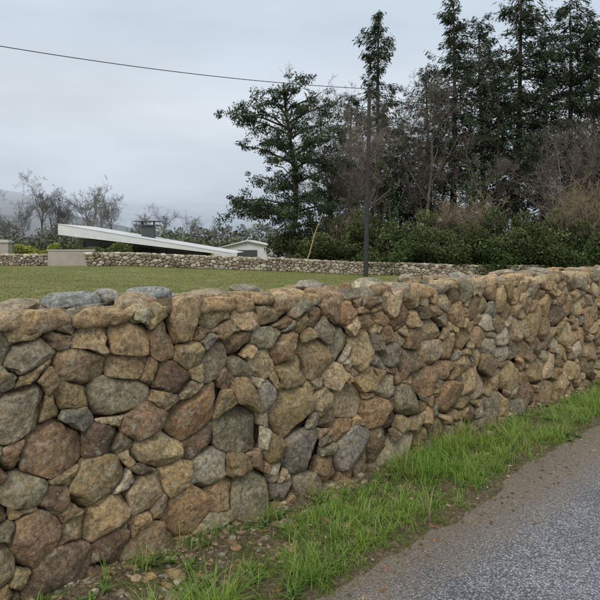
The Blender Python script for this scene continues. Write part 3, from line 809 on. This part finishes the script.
# =====================================================================
#                          HILLS
# =====================================================================
def hill(name, pts, y, col, zfade0, zfade1, depth):  # col carries painted distance haze; upper slope fades to transparent as mist
    t = NT(name+'_mat'); geo = t.n('ShaderNodeNewGeometry'); P = geo.outputs['Position']
    sx_ = t.n('ShaderNodeSeparateXYZ'); t.l(P, sx_.inputs[0])
    n = t.noise(P, .02, 4, .6)
    c = t.mix(1., col, t.ramp(n, [(.3, (.82, .84, .86)), (.7, (1.15, 1.14, 1.1))]), 'MULTIPLY')
    p = t.principled(c, 1., 0.)
    tr = t.n('ShaderNodeBsdfTransparent'); mx = t.n('ShaderNodeMixShader')
    zz = t.math('ADD', sx_.outputs['Z'], t.math('MULTIPLY', t.math('SUBTRACT', t.noise(P, .009, 3, .5), .5), (zfade1-zfade0)*1.2))
    t.l(t.maprange(zz, zfade0, zfade1), mx.inputs[0]); t.l(p.outputs[0], mx.inputs[1]); t.l(tr.outputs[0], mx.inputs[2]); t.l(mx.outputs[0], t.out.inputs['Surface'])
    xs = np.linspace(pts[0][0], pts[-1][0], 160); zr = np.interp(xs, [a for a, b in pts], [b for a, b in pts])
    zr = zr+vnoise(v3(xs*.02, 0, y))*zr*.06+vnoise(v3(xs*.08, 0, y))*zr*.02
    ts = np.linspace(0, 1, 24)
    Xg, Tg = np.meshgrid(xs, ts, indexing='ij')
    Zg = zr[:, None]*sstep(Tg)-2; Yg = y+Tg*depth
    return add_obj(name, make_mesh(name, np.stack([Xg, Yg, Zg], -1).reshape(-1, 3), grid_quads(160, 24), mats=[t.m]))
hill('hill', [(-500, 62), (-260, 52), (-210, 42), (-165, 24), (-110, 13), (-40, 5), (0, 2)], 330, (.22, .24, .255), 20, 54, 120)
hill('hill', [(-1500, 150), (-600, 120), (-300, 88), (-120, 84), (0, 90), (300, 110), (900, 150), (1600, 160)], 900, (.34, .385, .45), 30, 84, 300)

# =====================================================================
#                          SKY, SUN, CAMERA
# =====================================================================
w = bpy.data.worlds.new('World'); bpy.context.scene.world = w; w.use_nodes = True
nt = w.node_tree; nt.nodes.clear()
out = nt.nodes.new('ShaderNodeOutputWorld')
sky = nt.nodes.new('ShaderNodeTexSky'); sky.sky_type = 'NISHITA'; sky.sun_disc = False
sky.sun_elevation = math.radians(42); sky.sun_rotation = math.radians(200)
b1 = nt.nodes.new('ShaderNodeBackground'); b1.inputs[1].default_value = .08; nt.links.new(sky.outputs[0], b1.inputs[0])
tc = nt.nodes.new('ShaderNodeTexCoord'); sp = nt.nodes.new('ShaderNodeSeparateXYZ'); nt.links.new(tc.outputs['Generated'], sp.inputs[0])
mp = nt.nodes.new('ShaderNodeMapping'); mp.inputs['Scale'].default_value = (1, 1, 3.2); nt.links.new(tc.outputs['Generated'], mp.inputs[0])
no = nt.nodes.new('ShaderNodeTexNoise'); no.inputs['Scale'].default_value = 2.3; no.inputs['Detail'].default_value = 5; no.inputs['Roughness'].default_value = .5; nt.links.new(mp.outputs[0], no.inputs['Vector'])
ad = nt.nodes.new('ShaderNodeMath'); ad.operation = 'MULTIPLY_ADD'; ad.inputs[1].default_value = .12; nt.links.new(no.outputs['Fac'], ad.inputs[0])
sb = nt.nodes.new('ShaderNodeMath'); sb.operation = 'SUBTRACT'; sb.inputs[1].default_value = .06; nt.links.new(sp.outputs['Z'], sb.inputs[0]); nt.links.new(sb.outputs[0], ad.inputs[2])
rp = nt.nodes.new('ShaderNodeValToRGB'); e = rp.color_ramp.elements
stops = [(0, (.50, .56, .64)), (.06, (.53, .60, .69)), (.13, (.62, .69, .77)), (.22, (.71, .77, .83)), (.34, (.60, .69, .79)), (1, (1.15, 1.15, 1.15))]
while len(e) < len(stops): e.new(.5)
for k, (p, c) in enumerate(stops): e[k].position = p; e[k].color = (*c, 1)
nt.links.new(ad.outputs[0], rp.inputs['Fac'])
mr = nt.nodes.new('ShaderNodeMapRange'); mr.inputs['From Min'].default_value = .3; mr.inputs['From Max'].default_value = .7; mr.inputs['To Min'].default_value = .91; mr.inputs['To Max'].default_value = 1.14
nt.links.new(no.outputs['Fac'], mr.inputs['Value'])
b2 = nt.nodes.new('ShaderNodeBackground'); nt.links.new(rp.outputs[0], b2.inputs[0]); nt.links.new(mr.outputs[0], b2.inputs[1])
mx = nt.nodes.new('ShaderNodeMixShader'); mx.inputs[0].default_value = .93
nt.links.new(b1.outputs[0], mx.inputs[1]); nt.links.new(b2.outputs[0], mx.inputs[2]); nt.links.new(mx.outputs[0], out.inputs[0])

sl = bpy.data.lights.new('sun', 'SUN'); sl.energy = 1.5; sl.angle = math.radians(30); sl.color = (1, .95, .88)
so = bpy.data.objects.new('sun', sl); C.objects.link(so)
az = math.radians(200); el = math.radians(42)
from mathutils import Vector
dirv = Vector((math.sin(az)*math.cos(el), math.cos(az)*math.cos(el), math.sin(el)))
so.rotation_euler = dirv.to_track_quat('Z', 'Y').to_euler()

cam = bpy.data.cameras.new('camera'); co = bpy.data.objects.new('camera', cam); C.objects.link(co)
co.location = (0, 0, EYE); co.rotation_euler = (math.radians(90), 0, 0)
cam.sensor_width = 36; cam.lens = 36; cam.shift_y = -.0933; cam.clip_end = 6000; cam.clip_start = .05
bpy.context.scene.camera = co
sc = bpy.context.scene
sc.view_settings.view_transform = 'Standard'; sc.view_settings.look = 'None'; sc.view_settings.exposure = 0
